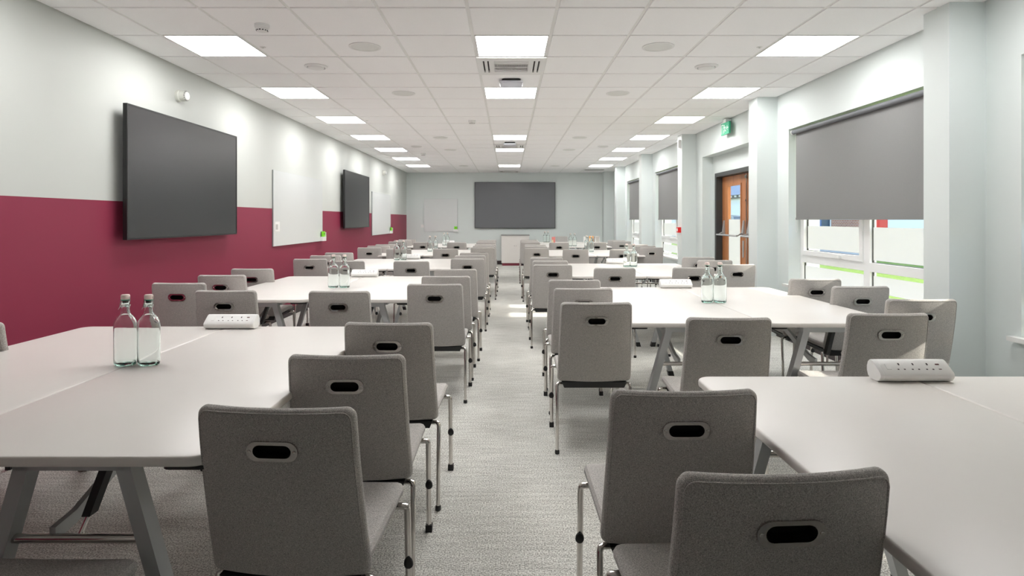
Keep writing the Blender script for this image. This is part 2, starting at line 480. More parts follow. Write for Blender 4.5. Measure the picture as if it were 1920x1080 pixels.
def blind(y0, y1, label):
    yc = (y0+y1)/2; hw = (y1-y0)/2 - 0.045
    r = tag(empty('roller_blind', (3.158, yc, ZT)), label, 'blind', 'grey roller blinds in the window recesses')
    MB().box(-0.0008, 0.0008, -hw+0.02, hw-0.02, CAMZ-ZT, -0.04).build('blind_fabric', M['blind'], r, smooth=False)
    MB().lathe([(0.023, -hw+0.01), (0.023, hw-0.01)], 20, -0.0235, 0, -0.040, axis='y').build('roller_tube', M['roller'], r)
    for s_ in (-1, 1):
        MB().lathe([(0.027, 0), (0.027, 0.012)], 20, -0.0235, s_*(hw+0.002)-0.006, -0.040, axis='y').build('bracket', M['white'], r)
    MB().box(-0.006, 0.006, -hw+0.02, hw-0.02, CAMZ-ZT, CAMZ-ZT+0.022).bevel(0.003).build('bottom_bar', M['blind'], r)
    zb = 1.20-ZT
    MB().tube([(0.035, hw+0.012, -0.04), (0.03, hw+0.014, zb+0.02), (0.02, hw+0.014, zb), (0.01, hw+0.014, zb+0.02), (0.008, hw+0.012, -0.04)], 0.0016, 6).build('pull_chain', M['white'], r)
blind(*wins[0], 'grey roller blind beside the near column, mostly out of the photo')
blind(*wins[1], 'large grey roller blind in the nearest window at the right')
blind(*wins[2], 'grey roller blind in the window just beyond the exit door')
blind(*wins[3], 'grey roller blind in the farthest window at the right')

# ------------------------------------------------------------------ exit door
dr = tag(empty('door_1', (XD, 8.39, 0)), kind='structure')
f = MB()
for s_ in (-1, 1):
    y_in, y_out = s_*0.965, s_*1.028
    f.box(-0.012, 0.17, min(y_in,y_out), max(y_in,y_out), 0, 2.068)
f.box(-0.012, 0.17, -0.965, 0.965, 2.005, 2.068)
f.bevel(0.003).build('door_frame', M['doorframe'], dr)
def leaf(s_):
    # one leaf: local y from 0 (meeting edge) to s_*0.96
    sg = lambda a, b: (min(s_*a, s_*b), max(s_*a, s_*b))
    d = MB()
    gy = (0.21, 0.73) if s_ > 0 else (0.23, 0.73)
    zg0, zg1 = 0.25, 1.86
    x0, x1 = 0.085, 0.13
    d.box(x0, x1, *sg(0.004, gy[0]), 0.01, 2.0).box(x0, x1, *sg(gy[1], 0.96), 0.01, 2.0)
    d.box(x0, x1, *sg(*gy), 0.01, zg0).box(x0, x1, *sg(*gy), zg1, 2.0)
    lo = d.build('door_leaf', M['wood'], dr, smooth=False)
    b = MB(); q = 0.014
    ga, gb = sg(*gy)
    b.ringprism([(ga-q,zg0-q),(gb+q,zg0-q),(gb+q,zg1+q),(ga-q,zg1+q)], [(ga+q,zg0+q),(gb-q,zg0+q),(gb-q,zg1-q),(ga+q,zg1-q)], x0-0.008, x0+0.01, 'yz')
    b.build('glazing_bead', M['wood'], lo, smooth=False)
    MB().box(x0+0.018, x0+0.024, ga, gb, zg0, zg1).build('pane', M['glass'], lo, smooth=False)
    MB().box(x0+0.015, x0+0.0165, ga, gb, zg0, 1.345).build('frosted_film', M['frost'], lo, smooth=False)
    # panic bar
    pb = MB()
    for yy in (0.10, 0.87):
        c = s_*yy
        pb.loft([[(x0, c-0.03, 1.10), (x0-0.035, c-0.03, 1.10), (x0-0.035, c+0.03, 1.10), (x0, c+0.03, 1.10)],
                 [(x0, c-0.03, 1.18), (x0-0.028, c-0.03, 1.18), (x0-0.028, c+0.03, 1.18), (x0, c+0.03, 1.18)],
                 [(x0, c-0.018, 1.33), (x0-0.012, c-0.018, 1.33), (x0-0.012, c+0.018, 1.33), (x0, c+0.018, 1.33)]])
        pb.bar((x0-0.03, c, 1.15), (x0-0.115, c, 1.10), 0.03, 0.022)
    pb.build('bar_bracket', M['silver'], lo)
    MB().tube([(x0-0.115, s_*0.08, 1.11), (x0-0.115, s_*0.89, 1.11)], 0.013, 10).build('push_bar', M['silver'], lo)
    return lo
l1 = leaf(1); l2 = leaf(-1)
MB().box(0.068, 0.085, -0.035, -0.008, 0.02, 1.985).box(0.062, 0.088, -0.045, 0.0, 1.60, 1.63).box(0.060, 0.09, -0.06, 0.02, 1.93, 1.97).bevel(0.003).build('shoot_bolt', M['chrome'], l2)
MB().box(0.078, 0.085, 0.10, 0.15, 0.80, 1.04).bevel(0.003).build('keep_plate', M['silver'], l1)
MB().box(-0.01, 0.17, -0.96, 0.96, 0.0, 0.008).build('threshold', M['silver'], dr)

# exit sign hung just off the wall above the door
ex = tag(empty('exit_sign', (3.035, 8.33, 2.62)), 'green running man exit sign above the wooden door', 'sign')
MB().box(-0.012, 0.012, -0.15, 0.15, -0.09, 0.075).bevel(0.003).build('sign_panel', M['exitgreen'], ex)
MB().box(-0.018, 0.03, -0.05, 0.05, 0.075, 0.125).bevel(0.004).build('bracket', M['white'], ex)
MB().box(0.0, 0.07, -0.02, 0.02, 0.105, 0.12).build('wall_arm', M['white'], ex)
pc = MB(); xf0, xf1 = -0.0145, -0.012
# seen from the room: local -y is to the viewer's right as one looks along +x
def pb_(ya, yb, za, zb): pc.box(xf0, xf1, min(ya,yb), max(ya,yb), za, zb)
pb_(0.135, 0.125, -0.07, 0.055); pb_(0.135, 0.06, 0.048, 0.058); pb_(0.07, 0.06, -0.07, 0.058)   # doorway
def limb(p, q, t=0.010):
    (a, b), (c, d) = p, q
    dx, dz = c-a, d-b; l = math.hypot(dx, dz); nx, nz = -dz/l*t/2, dx/l*t/2
    pc.prism([(a+nx,b+nz),(c+nx,d+nz),(c-nx,d-nz),(a-nx,b-nz)], xf0, xf1, 'yz')
pc.prism([(0.022+0.011*math.cos(a*PI/6), 0.038+0.011*math.sin(a*PI/6)) for a in range(12)], xf0, xf1, 'yz')
limb((0.012,0.022),(-0.006,-0.018),0.016); limb((0.012,0.02),(0.04,0.004)); limb((0.01,0.018),(-0.025,0.012)); limb((-0.025,0.012),(-0.03,-0.006))
limb((-0.006,-0.016),(0.022,-0.034)); limb((0.022,-0.034),(0.018,-0.062)); limb((-0.006,-0.016),(-0.022,-0.044)); limb((-0.022,-0.044),(-0.046,-0.044))
limb((-0.07,-0.005),(-0.13,-0.005),0.012); limb((-0.07,-0.005),(-0.092,0.022),0.010); limb((-0.07,-0.005),(-0.092,-0.032),0.010)
pc.build('pictogram', M['pict'], ex, smooth=False)

cp = tag(empty('fire_call_point', (2.868, 9.955, CAMZ-0.17)), 'small red fire call point on the column beyond the exit door', 'alarm')
MB().box(-0.05, 0, -0.045, 0.045, -0.045, 0.045).bevel(0.006).build('housing', M['red'], cp)
MB().box(-0.0525, -0.05, -0.026, 0.026, -0.02, 0.024).build('glass_panel', M['pict'], cp)
mv = tag(empty('motion_sensor', (2.868, 9.94, 2.60)), 'small white motion sensor high on the column beyond the exit door', 'sensor')
MB().box(-0.045, 0, -0.035, 0.035, -0.065, 0.065).bevel(0.012, 3).build('housing', M['white'], mv)
MB().box(-0.048, -0.044, -0.022, 0.022, -0.045, 0.01).bevel(0.002).build('lens', M['offwhite'], mv)

# ------------------------------------------------------------------ ceiling fittings
ORD7 = ['nearest', 'second', 'third', 'fourth', 'fifth', 'sixth', 'farthest']
def light_proto():
    r = empty('ceiling_light')
    MB().ringprism([(-0.288,-0.288),(0.288,-0.288),(0.288,0.288),(-0.288,0.288)], [(-0.279,-0.279),(0.279,-0.279),(0.279,0.279),(-0.279,0.279)], -0.001, 0.0085, 'xy').build('frame', M['white'], r, smooth=False)
    MB().box(-0.279, 0.279, -0.279, 0.279, 0.002, 0.007).build('diffuser', M['light'], r, smooth=False)
    return r
lp = light_proto(); used = [False]
def place(proto, used, loc, rz, label, cat, group):
    o = proto if not used[0] else copy_tree(proto)
    if not used[0]:
        def walk(x):
            KIDS[x.name] = list(x.children)
            for c in x.children: walk(c)
        walk(proto)
    used[0] = True
    o.location = loc; o.rotation_euler = (0, 0, rz)
    for k in ('label', 'category', 'group'):
        if k in o: del o[k]
    return tag(o, label, cat, group)
for col, rows, nm in ((0, side_rows, 'left-hand'), (4, mid_rows, 'middle'), (8, side_rows, 'right-hand')):
    xc = X0 + 0.6*(col-4) + 0.3
    vis = [k for k in rows if k >= 1]
    for k in rows:
        if k in vis:
            i = vis.index(k)
            w_ = 'farthest' if i == len(vis)-1 else ORD7[i]
            lb = 'square flush ceiling light panel, %s in the %s row' % (w_, nm)
        else:
            lb = 'square ceiling light panel in the %s row, out of sight %s the camera' % (nm, 'above' if k == -2 else 'behind')
        place(lp, used, (xc, Yrow(k)+0.3, CEIL), 0, lb, 'light', 'square ceiling light panels')

def ac(loc, label):
    r = tag(empty('air_conditioning_cassette', loc), label, 'air conditioner', 'ceiling cassettes')
    p = MB()
    p.box(-0.31, 0.31, -0.30, -0.20, -0.012, 0.008).box(-0.31, 0.31, 0.20, 0.30, -0.012, 0.008)
    p.box(-0.31, -0.255, -0.20, 0.20, -0.012, 0.008).box(0.255, 0.31, -0.20, 0.20, -0.012, 0.008)
    p.box(-0.24, -0.215, -0.20, 0.20, -0.012, 0.008).box(0.215, 0.24, -0.20, 0.20, -0.012, 0.008)
    p.box(-0.20, -0.155, -0.20, 0.20, -0.012, 0.008).box(0.155, 0.20, -0.20, 0.20, -0.012, 0.008)
    p.box(-0.155, 0.155, -0.20, -0.185, -0.012, 0.008).box(-0.155, 0.155, 0.185, 0.20, -0.012, 0.008)
    p.box(-0.155, 0.155, -0.165, -0.12, -0.012, 0.008)
    p.box(-0.155, 0.155, 0.14, 0.165, -0.012, 0.008)
    p.build('fascia', M['white'], r, smooth=False)
    MB().box(-0.30, 0.30, -0.29, 0.29, 0.005, 0.008).build('intake', M['grille'], r, smooth=False)
    gr = MB()
    for i in range(26):
        x = -0.150 + 0.012*i; gr.box(x-0.0022, x+0.0022, -0.12, 0.14, -0.008, 0.003)
    for yy in (-0.07, 0.05): gr.box(-0.155, 0.155, yy-0.004, yy+0.004, -0.009, 0.002)
    gr.build('grille', M['white'], r, smooth=False)
for k, t in zip(ac_rows, ('nearest', 'second', 'farthest')):
    ac((0.025, Yrow(k)+0.3, CEIL), 'white ceiling air conditioning cassette with slatted grille, %s of three' % t)

hv = tag(empty('ceiling_vent', (2.425, Yrow(21)+0.3, CEIL)), 'grey slotted ceiling vent in the far right corner', 'air vent')
MB().ringprism([(-0.30,-0.15),(0.30,-0.15),(0.30,0.15),(-0.30,0.15)], [(-0.27,-0.12),(0.27,-0.12),(0.27,0.12),(-0.27,0.12)], -0.004, 0.001, 'xy').build('frame', M['white'], hv, smooth=False)
MB().box(-0.27, 0.27, -0.12, 0.12, -0.001, 0.001).build('backing', M['ring'], hv, smooth=False)
for i in range(5):
    MB().box(-0.27, 0.27, -0.10+0.045*i, -0.085+0.045*i, -0.006, -0.001).build('slat', M['ring'], hv, smooth=False)
def access_point(loc, label):
    r = tag(empty('access_point', loc), label, 'wireless access point', 'ceiling access points')
    MB().prism(rrect(-0.095, 0.095, -0.095, 0.095, 0.03), -0.022, 0.0, 'xy').build('mount', M['black'], r)
    MB().loft([[(x, y, z) for x, y in rrect(-h, h, -h, h, 0.035)] for h, z in ((0.095, -0.020), (0.115, -0.024), (0.118, -0.035), (0.110, -0.048), (0.06, -0.052))]).build('shell', M['ap'], r)
access_point((0.028, 6.07, CEIL), 'white square wireless access point hanging behind the nearest cassette')
access_point((0.025, 10.95, CEIL), 'white square wireless access point just before the second cassette')

def speaker_proto():
    r = empty('ceiling_speaker')
    c = lambda R: [(R*math.cos(2*PI*a/32), R*math.sin(2*PI*a/32)) for a in range(32)]
    MB().ringprism(c(0.130), c(0.112), -0.005, 0.0005, 'xy').build('trim_ring', M['white'], r)
    MB().prism(c(0.112), -0.003, 0.0, 'xy').build('grille', M['spk'], r)
    return r
sp = speaker_proto(); u = [False]
for side, xc in (('left', -1.175), ('right', 1.225)):
    for k, t in zip((1, 4, 10, 13, 19), ('nearest', 'second', 'third', 'fourth', 'farthest')):
        place(sp, u, (xc, Yrow(k)+0.3, CEIL), 0, 'round white ceiling speaker %s of centre, %s of five' % (side, t), 'speaker', 'round ceiling speakers')
def valve_proto():
    r = empty('air_valve')
    MB().lathe([(0.105, 0), (0.105, -0.006), (0.088, -0.016), (0.083, -0.016), (0.080, -0.004), (0.055, -0.001)], 32).build('collar', M['white'], r)
    MB().lathe([(0.062, -0.002), (0.074, -0.013), (0.070, -0.022), (0.045, -0.028), (0.015, -0.030)], 32).build('disc', M['white'], r)
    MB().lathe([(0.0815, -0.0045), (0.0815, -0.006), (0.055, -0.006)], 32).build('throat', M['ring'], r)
    return r
vp = valve_proto(); u = [False]
for side, xc in (('left', -1.775), ('right', 1.825)):
    for k, t in ((2, 'near'), (12, 'far')):
        place(vp, u, (xc, Yrow(k)+0.32, CEIL), 0, 'round white air valve in the ceiling, %s one on the %s' % (t, side), 'air vent', 'round air valves')
def smoke(loc, label):
    r = tag(empty('smoke_detector', loc), label, 'smoke detector', 'ceiling smoke detectors')
    MB().lathe([(0.052, 0), (0.052, -0.020), (0.047, -0.026)], 28).build('base', M['white'], r)
    MB().lathe([(0.044, -0.024), (0.044, -0.032), (0.036, -0.05), (0.018, -0.055)], 28).build('head', M['white'], r)
    s = MB()
    for a in range(12):
        t = 2*PI*a/12; s.box(0.034*math.cos(t)-0.006, 0.034*math.cos(t)+0.006, 0.034*math.sin(t)-0.006, 0.034*math.sin(t)+0.006, -0.047, -0.040)
    s.build('vents', M['hole'], r)
smoke((-1.79, 4.33, CEIL), 'white smoke detector under the ceiling at the near left')
smoke((-1.82, 12.72, CEIL), 'white smoke detector under the ceiling at the far left')
smoke((-0.52, 8.50, CEIL), 'white smoke detector left of the middle light row, halfway down the room')
for x, y, t in ((-2.015, 4.89, 'beside the nearest left-hand light'), (2.06, 4.89, 'beside the nearest right-hand light'), (-2.02, 8.5, 'beside the third left-hand light')):
    r = tag(empty('emergency_light', (x, y, CEIL)), 'tiny white emergency light ' + t, 'light', 'tiny emergency lights')
    MB().lathe([(0.025, 0), (0.025, -0.003), (0.014, -0.006), (0.012, -0.004)], 20).build('bezel', M['white'], r)
    MB().lathe([(0.011, -0.003), (0.008, -0.009), (0.002, -0.010)], 16).build('lens', M['offwhite'], r)

def sounder(y, z, label):
    r = tag(empty('wall_sounder', (XL, y, z)), label, 'alarm sounder', 'round wall sounders')
    MB().lathe([(0.056, 0), (0.056, 0.022), (0.05, 0.03)], 28, axis='x').build('base', M['offwhite'], r)
    MB().lathe([(0.047, 0.02), (0.047, 0.075), (0.040, 0.078)], 28, axis='x').build('body', M['offwhite'], r)
    s = MB()
    for a in range(12):
        t = 2*PI*a/12; s.box(0.076, 0.083, 0.039*math.cos(t)-0.007, 0.039*math.cos(t)+0.007, 0.039*math.sin(t)-0.007, 0.039*math.sin(t)+0.007)
    s.build('slots', M['ring'], r)
    MB().lathe([(0.036, 0.076), (0.040, 0.083), (0.036, 0.090), (0.015, 0.092)], 28, axis='x').build('front_disc', M['white'], r)
sounder(5.52, CAMZ+1.145, 'white round alarm sounder on the left wall above the nearest screen')
sounder(14.5, CAMZ+1.14, 'white round alarm sounder on the left wall near the back corner')

# ------------------------------------------------------------------ screens and boards
def screen(loc, rz, w, h, depth, label, mat, off):
    r = tag(empty('wall_screen', loc, rz), label, 'television', 'wall mounted screens')
    hw, hh = w/2, h/2
    MB().ringprism([(-hw,-hh),(hw,-hh),(hw,hh),(-hw,hh)], [(-hw+0.012,-hh+0.014),(hw-0.012,-hh+0.014),(hw-0.012,hh-0.012),(-hw+0.012,hh-0.012)], -off-depth, -off-0.002, 'xz').build('bezel', M['bezel'], r, smooth=False)
    MB().box(-hw+0.012, hw-0.012, -off-depth+0.003, -off-0.01, -hh+0.014, hh-0.012).build('display', mat, r, smooth=False)
    MB().box(-hw+0.004, hw-0.004, -off-0.002, -off, -hh+0.004, hh-0.004).build('rear_cover', M['bezel'], r, smooth=False)
    MB().box(-0.35, -0.29, -off, 0, -0.25, 0.25).box(0.29, 0.35, -off, 0, -0.25, 0.25).build('wall_mount', M['black'], r, smooth=False)
screen((XL, 5.565, CAMZ+0.375), PI/2, 1.875, 1.065, 0.035, 'large black wall screen nearest the camera on the left wall', M['screen'], 0.065)
screen((XL, 11.74, CAMZ+0.375), PI/2, 1.89, 1.065, 0.035, 'black wall screen farther down the left wall between two whiteboards', M['screen'], 0.065)
screen((0.195, YB, CAMZ+0.433), 0, 2.41, 1.375, 0.04, 'very large grey screen on the back wall above the cabinet', M['screen2'], 0.03)

def whiteboard(loc, rz, w, h, label, magnet=False):
    r = tag(empty('whiteboard', loc, rz), label, 'whiteboard', 'frameless whiteboards')
    hw, hh = w/2, h/2
    MB().box(-hw, hw, -0.022, -0.014, -hh, hh).bevel(0.002).build('glass_panel', M['board'], r)
    MB().box(-hw-0.002, hw+0.002, -0.014, 0, -hh-0.002, hh+0.002).build('backing', M['boardedge'], r, smooth=False)
    t = MB().box(hw-0.12, hw+0.03, -0.075, -0.022, -hh+0.0, -hh+0.070)
    t.box(hw+0.026, hw+0.03, -0.075, -0.022, -hh+0.070, -hh+0.14)
    t.build('pen_tray', M['white'], r, smooth=False)
    if magnet:
        MB().box(-hw+0.03, -hw+0.19, -0.026, -0.022, -hh+0.19, -hh+0.32).build('notice_plate', M['white'], r, smooth=False)
        n = MB()
        for i in range(5): n.box(-hw+0.055+0.016*i, -hw+0.062+0.016*i, -0.0265, -0.026, -hh+0.215, -hh+0.285)
        n.build('notice_print', M['ring'], r, smooth=False)
    return r
def eraser(loc, rz, label):
    r = tag(empty('board_eraser', loc, rz), label, 'eraser', 'green board erasers')
    MB().box(-0.045, 0.045, -0.02, 0.012, 0, 0.085).bevel(0.006, 2).build('body', M['green'], r)
    MB().box(-0.047, 0.047, 0.012, 0.018, 0.002, 0.083).build('felt', M['black'], r)
    MB().box(-0.012, 0.012, -0.0215, -0.02, 0.035, 0.055).build('print', M['brown'], r)
def board_set(wall, c, z, w, h, label, elabel, magnet=False):
    if wall == 'L':
        whiteboard((XL, c, z), PI/2, w, h, label, magnet)
        eraser((XL+0.048, c+w/2-0.05, z-h/2+0.0702), PI/2, elabel)
    else:
        whiteboard((c, YB, z), 0, w, h, label, magnet)
        eraser((c+w/2-0.05, YB-0.048, z-h/2+0.0702), 0, elabel)
board_set('L', 8.73, CAMZ+0.15, 2.02, 0.99, 'white glass board between the two screens on the left wall', 'lime green eraser on the tray of the nearest left-wall whiteboard', True)
board_set('L', 14.35, CAMZ+0.14, 2.05, 0.98, 'white glass board beyond the second screen, near the back corner', 'lime green eraser on the tray of the farther left-wall whiteboard')
board_set('B', -2.03, CAMZ+0.135, 1.0, 0.98, 'square white glass board on the back wall left of the grey screen', 'lime green eraser on the tray of the back-wall whiteboard')

sw = tag(empty('wall_switch', (-2.585, YB, CAMZ-0.19)), 'small white wall plate left of the back-wall whiteboard', 'switch')
MB().box(-0.045, 0.045, -0.01, 0, -0.045, 0.045).bevel(0.004).build('plate', M['white'], sw)
MB().box(-0.014, 0.014, -0.013, -0.01, -0.02, 0.02).build('rocker', M['white'], sw)

# ------------------------------------------------------------------ cabinet
cab = tag(empty('storage_cabinet', (0.20, 17.60, 0)), 'low white two-door cabinet below the grey back-wall screen', 'cabinet')
MB().box(-0.385, 0.385, -0.20, 0.25, 0.0, 0.075).build('plinth', M['maroon'], cab, smooth=False)
MB().box(-0.405, 0.405, -0.20, 0.26, 0.075, 0.875).build('body', M['laminate'], cab, smooth=False)
MB().box(-0.415, 0.415, -0.235, 0.27, 0.875, 0.90).bevel(0.003).build('top', M['ring'], cab)
for s_ in (-1, 1):
    a, b = (-0.405, -0.002) if s_ < 0 else (0.002, 0.405)
    d = MB().box(a, b, -0.220, -0.201, 0.078, 0.872).bevel(0.002).build('door', M['laminate'], cab)
    MB().lathe([(0.010, -0.222), (0.010, -0.234)], 14, s_*0.03, 0, 0.58, axis='y').build('lock' if s_ > 0 else 'knob', M['chrome'], d)

# ------------------------------------------------------------------ chair
def pad_ring(c, hw, ht, nrm, bow, nf=9, ns=5):
    """closed ring: flat front, half-round edge, flat back; c centre, nrm unit normal in yz"""
    pts = []
    hwf = max(hw-ht, 0.001)
    def at(u, n):
        k = u/ max(hw, 1e-6)
        off = bow*k*k
        return (u, c[0] + nrm[0]*(n) + off, c[1] + nrm[1]*(n))
    for i in range(nf): pts.append(at(-hwf + 2*hwf*i/(nf-1), -ht))
    for i in range(1, ns):
        a = -PI/2 + PI*i/ns; pts.append(at(hwf + ht*math.cos(a), ht*math.sin(a)))
    for i in range(nf): pts.append(at(hwf - 2*hwf*i/(nf-1), ht))
    for i in range(1, ns):
        a = PI/2 + PI*i/ns; pts.append(at(-hwf + ht*math.cos(a), ht*math.sin(a)))
    return pts
END = [0.0003, 0.0015, 0.004, 0.008, 0.013, 0.019, 0.027, 0.036]
BT = 0.0155
def back_c(z):
    t = max(0.0, min(1.0, (z-0.415)/0.465))
    return -0.328 + 0.100*(1-t)**1.35
def backrest_mb():
    z0, z1 = 0.415, 0.88; Lh = z1-z0
    ss = END + [0.06 + (Lh-0.12)*i/12 for i in range(13)] + [Lh-e for e in reversed(END)]
    rings = []
    for s_ in ss:
        z = z0+s_; d = min(s_, Lh-s_)
        W = 0.2125 - 0.0120*(s_/Lh)
        rr = 0.026
        hw = W if d >= rr else W - rr + math.sqrt(max(0, rr*rr-(rr-d)**2))
        ht = BT if d >= BT else math.sqrt(max(1e-8, BT*BT-(BT-d)**2))
        dy = (back_c(z+0.002)-back_c(z-0.002))/0.004
        n = Vector((1, -dy)).normalized()
        rings.append(pad_ring((back_c(z), z), hw, ht, (n.x, n.y), 0.024))
    return MB().loft(rings)
def outline_loop(off_n, inset):
    z0, z1 = 0.415+inset, 0.88-inset; rr = 0.021; pts = []
    def W(z): return 0.2125 - 0.0120*((z-0.415)/0.465) - inset
    def add(u, z):
        pts.append((u, back_c(z) - off_n + 0.024*(u/0.205)**2, z))
    for i in range(9): t = i/8; z = z0+rr+(z1-z0-2*rr)*t; add(W(z), z)
    for i in range(1, 5): a = PI/2*i/5; add(W(z1)-rr+rr*math.cos(a), z1-rr+rr*math.sin(a))
    for i in range(9): add((W(z1)-rr)*(1-2*i/8), z1)
    for i in range(1, 5): a = PI/2+PI/2*i/5; add(-W(z1)+rr+rr*math.cos(a), z1-rr+rr*math.sin(a))
    for i in range(9): t = i/8; z = z1-rr-(z1-z0-2*rr)*t; add(-W(z), z)
    for i in range(1, 5): a = PI+PI/2*i/5; add(-W(z0)+rr+rr*math.cos(a), z0+rr+rr*math.sin(a))
    for i in range(9): add(-(W(z0)-rr)*(1-2*i/8), z0)
    for i in range(1, 5): a = 1.5*PI+PI/2*i/5; add(W(z0)-rr+rr*math.cos(a), z0+rr+rr*math.sin(a))
    return pts
def seat_mb():
    # runs from the foot of the backrest forward
    path = [(-0.218, 0.440), (-0.19, 0.434), (-0.14, 0.431), (-0.05, 0.432), (0.05, 0.436), (0.14, 0.441), (0.20, 0.443), (0.235, 0.439)]
    P_ = []
    for i in range(len(path)-1):
        for k in range(4):
            t = k/4; P_.append((path[i][0]*(1-t)+path[i+1][0]*t, path[i][1]*(1-t)+path[i+1][1]*t))
    P_.append(path[-1])
    # arc length samples with tight ends
    cum = [0]
    for a, b in zip(P_, P_[1:]): cum.append(cum[-1]+math.hypot(b[0]-a[0], b[1]-a[1]))
    Lh = cum[-1]
    ss = END + [0.05+(Lh-0.10)*i/10 for i in range(11)] + [Lh-e for e in reversed([0.0003,0.002,0.006,0.012,0.02,0.03,0.042])]
    rings = []; T = 0.021
    def samp(s_):
        for i in range(len(cum)-1):
            if s_ <= cum[i+1]:
                t = (s_-cum[i])/max(1e-9, cum[i+1]-cum[i]); return (P_[i][0]*(1-t)+P_[i+1][0]*t, P_[i][1]*(1-t)+P_[i+1][1]*t)
        return P_[-1]
    for s_ in sorted(ss):
        c = samp(s_); c2 = samp(min(Lh, s_+0.004)); c1 = samp(max(0, s_-0.004))
        d = Vector((c2[0]-c1[0], c2[1]-c1[1])).normalized()
        n = (-d.y, d.x)
        df = Lh-s_; db = s_
        rr = 0.045
        hw = 0.200
        if df < rr: hw = hw - rr + math.sqrt(max(0, rr*rr-(rr-df)**2))
        if db < 0.02: hw = hw - 0.02 + math.sqrt(max(0, 0.0004-(0.02-db)**2))
        dd = min(df, db)
        ht = T if dd >= T else math.sqrt(max(1e-8, T*T-(T-dd)**2))
        ring = pad_ring(c, hw, ht, n, 0.0)
        rings.append([(x, y, z + 0.012*(x/0.21)**2*(1 if df > 0.06 else df/0.06)) for x, y, z in ring])
    return MB().loft(rings)
HZ = 0.776
def make_chair():
    r = empty('conference_chair')
    # backrest with a blind pocket cut for the hand grip
    tmp = bpy.data.objects.new('tmp_back', backrest_mb().mesh('backrest', M['fabric'])); C.objects.link(tmp)
    dyz = (back_c(HZ+0.002)-back_c(HZ-0.002))/0.004
    tilt = math.atan(-dyz)
    yb = back_c(HZ)-BT
    cut = bpy.data.objects.new('tmp_cut', MB().prism(stadium(0.097, 0.035, 8), -0.02, 0.024, 'xz').mesh('cut', M['hole'])); C.objects.link(cut)
    cut.location = (0, yb, HZ); cut.rotation_euler = (tilt, 0, 0)
    bm_ = tmp.modifiers.new('b', 'BOOLEAN'); bm_.object = cut; bm_.operation = 'DIFFERENCE'; bm_.solver = 'EXACT'
    bpy.context.view_layer.update()
    dg = bpy.context.evaluated_depsgraph_get()
    me = bpy.data.meshes.new_from_object(tmp.evaluated_get(dg)); me.name = 'backrest'
    me.materials.clear(); me.materials.append(M['fabric'])
    me.shade_smooth(); me.set_sharp_from_angle(angle=math.radians(40))
    bpy.data.objects.remove(tmp); bpy.data.objects.remove(cut)
    b = bpy.data.objects.new('backrest', me); C.objects.link(b); b.parent = r
    MB().tube(outline_loop(BT-0.001, 0.010), 0.0018, 6, loop=True).build('piping', M['fabric'], b)
    seat_mb().build('seat', M['fabric'], r)
    # hand grip
    pl = MB().ringprism(stadium(0.129, 0.052, 10), stadium(0.096, 0.034, 10), -0.0035, 0.001, 'xz').bevel(0.0012, 2, 0.8).build('grip_plate', M['plate'], r, (0, yb, HZ), (tilt, 0, 0))
    for s_ in (-1, 1):
        MB().lathe([(0.0042, -0.0035), (0.0042, -0.0045), (0.003, -0.0055)], 10, s_*0.0565, 0, 0, axis='y').build('screw', M['chrome'], pl)
    cu = MB()
    o1, o2 = stadium(0.0955, 0.0335, 8), stadium(0.0935, 0.0315, 8)
    cu.loft([[(a, -0.002, c) for a, c in o1], [(a, 0.023, c) for a, c in o1], [(a, 0.023, c) for a, c in o2]], cap0=False, cap1=True)
    cu.loft([[(a, -0.002, c) for a, c in o2], [(a, 0.023, c) for a, c in o2]], cap0=False, cap1=False)
    cu.build('grip_cup', M['hole'], r, (0, yb, HZ), (tilt, 0, 0))
    # black pan under the seat
    MB().loft([[(-0.172, -0.226, 0.378), (0.172, -0.226, 0.378), (0.165, 0.15, 0.388), (-0.165, 0.15, 0.388)],
               [(-0.186, -0.236, 0.413), (0.186, -0.236, 0.413), (0.180, 0.18, 0.416), (-0.180, 0.18, 0.416)]]).bevel(0.006, 2).build('seat_pan', M['black'], r)
    for s_ in (-1, 1):
        fl = MB().tube([(s_*0.150, 0.190, 0.399), (s_*0.200, 0.190, 0.399), (s_*0.2085, 0.191, 0.396), (s_*0.2115, 0.194, 0.387), (s_*0.212, 0.220, 0.016)], 0.0110, 12)
        fo = fl.build('leg', M['chrome'], r)
        MB().box(s_*0.212-0.014, s_*0.212+0.014, 0.206, 0.235, 0.0, 0.030).bevel(0.003).build('foot', M['black'], fo)
        k = MB().lathe([(0.004, -0.008), (0.014, -0.005), (0.016, 0.0), (0.014, 0.005), (0.004, 0.008)], 14, 0, 0, 0, axis='y')
        for v in k.bm.verts: v.co.z *= (1.5 if v.co.z > 0 else 1.0)
        k.build('linking_knob', M['black'], fo, (s_*0.215, 0.1935, 0.208))
        rl = MB().tube([(s_*0.150, -0.185, 0.392), (s_*0.198, -0.192, 0.394), (s_*0.2075, -0.196, 0.391), (s_*0.2105, -0.200, 0.380), (s_*0.211, -0.215, 0.19), (s_*0.212, -0.228, 0.012)], 0.0095, 12)
        ro = rl.build('leg', M['chrome'], r)
        MB().lathe([(0.011, 0.0), (0.0135, 0.004), (0.0135, 0.018), (0.011, 0.024)], 14, s_*0.212, -0.227, 0).build('foot', M['black'], ro)
        MB().bar((s_*0.165, -0.18, 0.386), (s_*0.165, 0.195, 0.394), 0.016, 0.016).build('side_rail', M['chrome'], r)
    return r
chair = make_chair(); cu_ = [False]
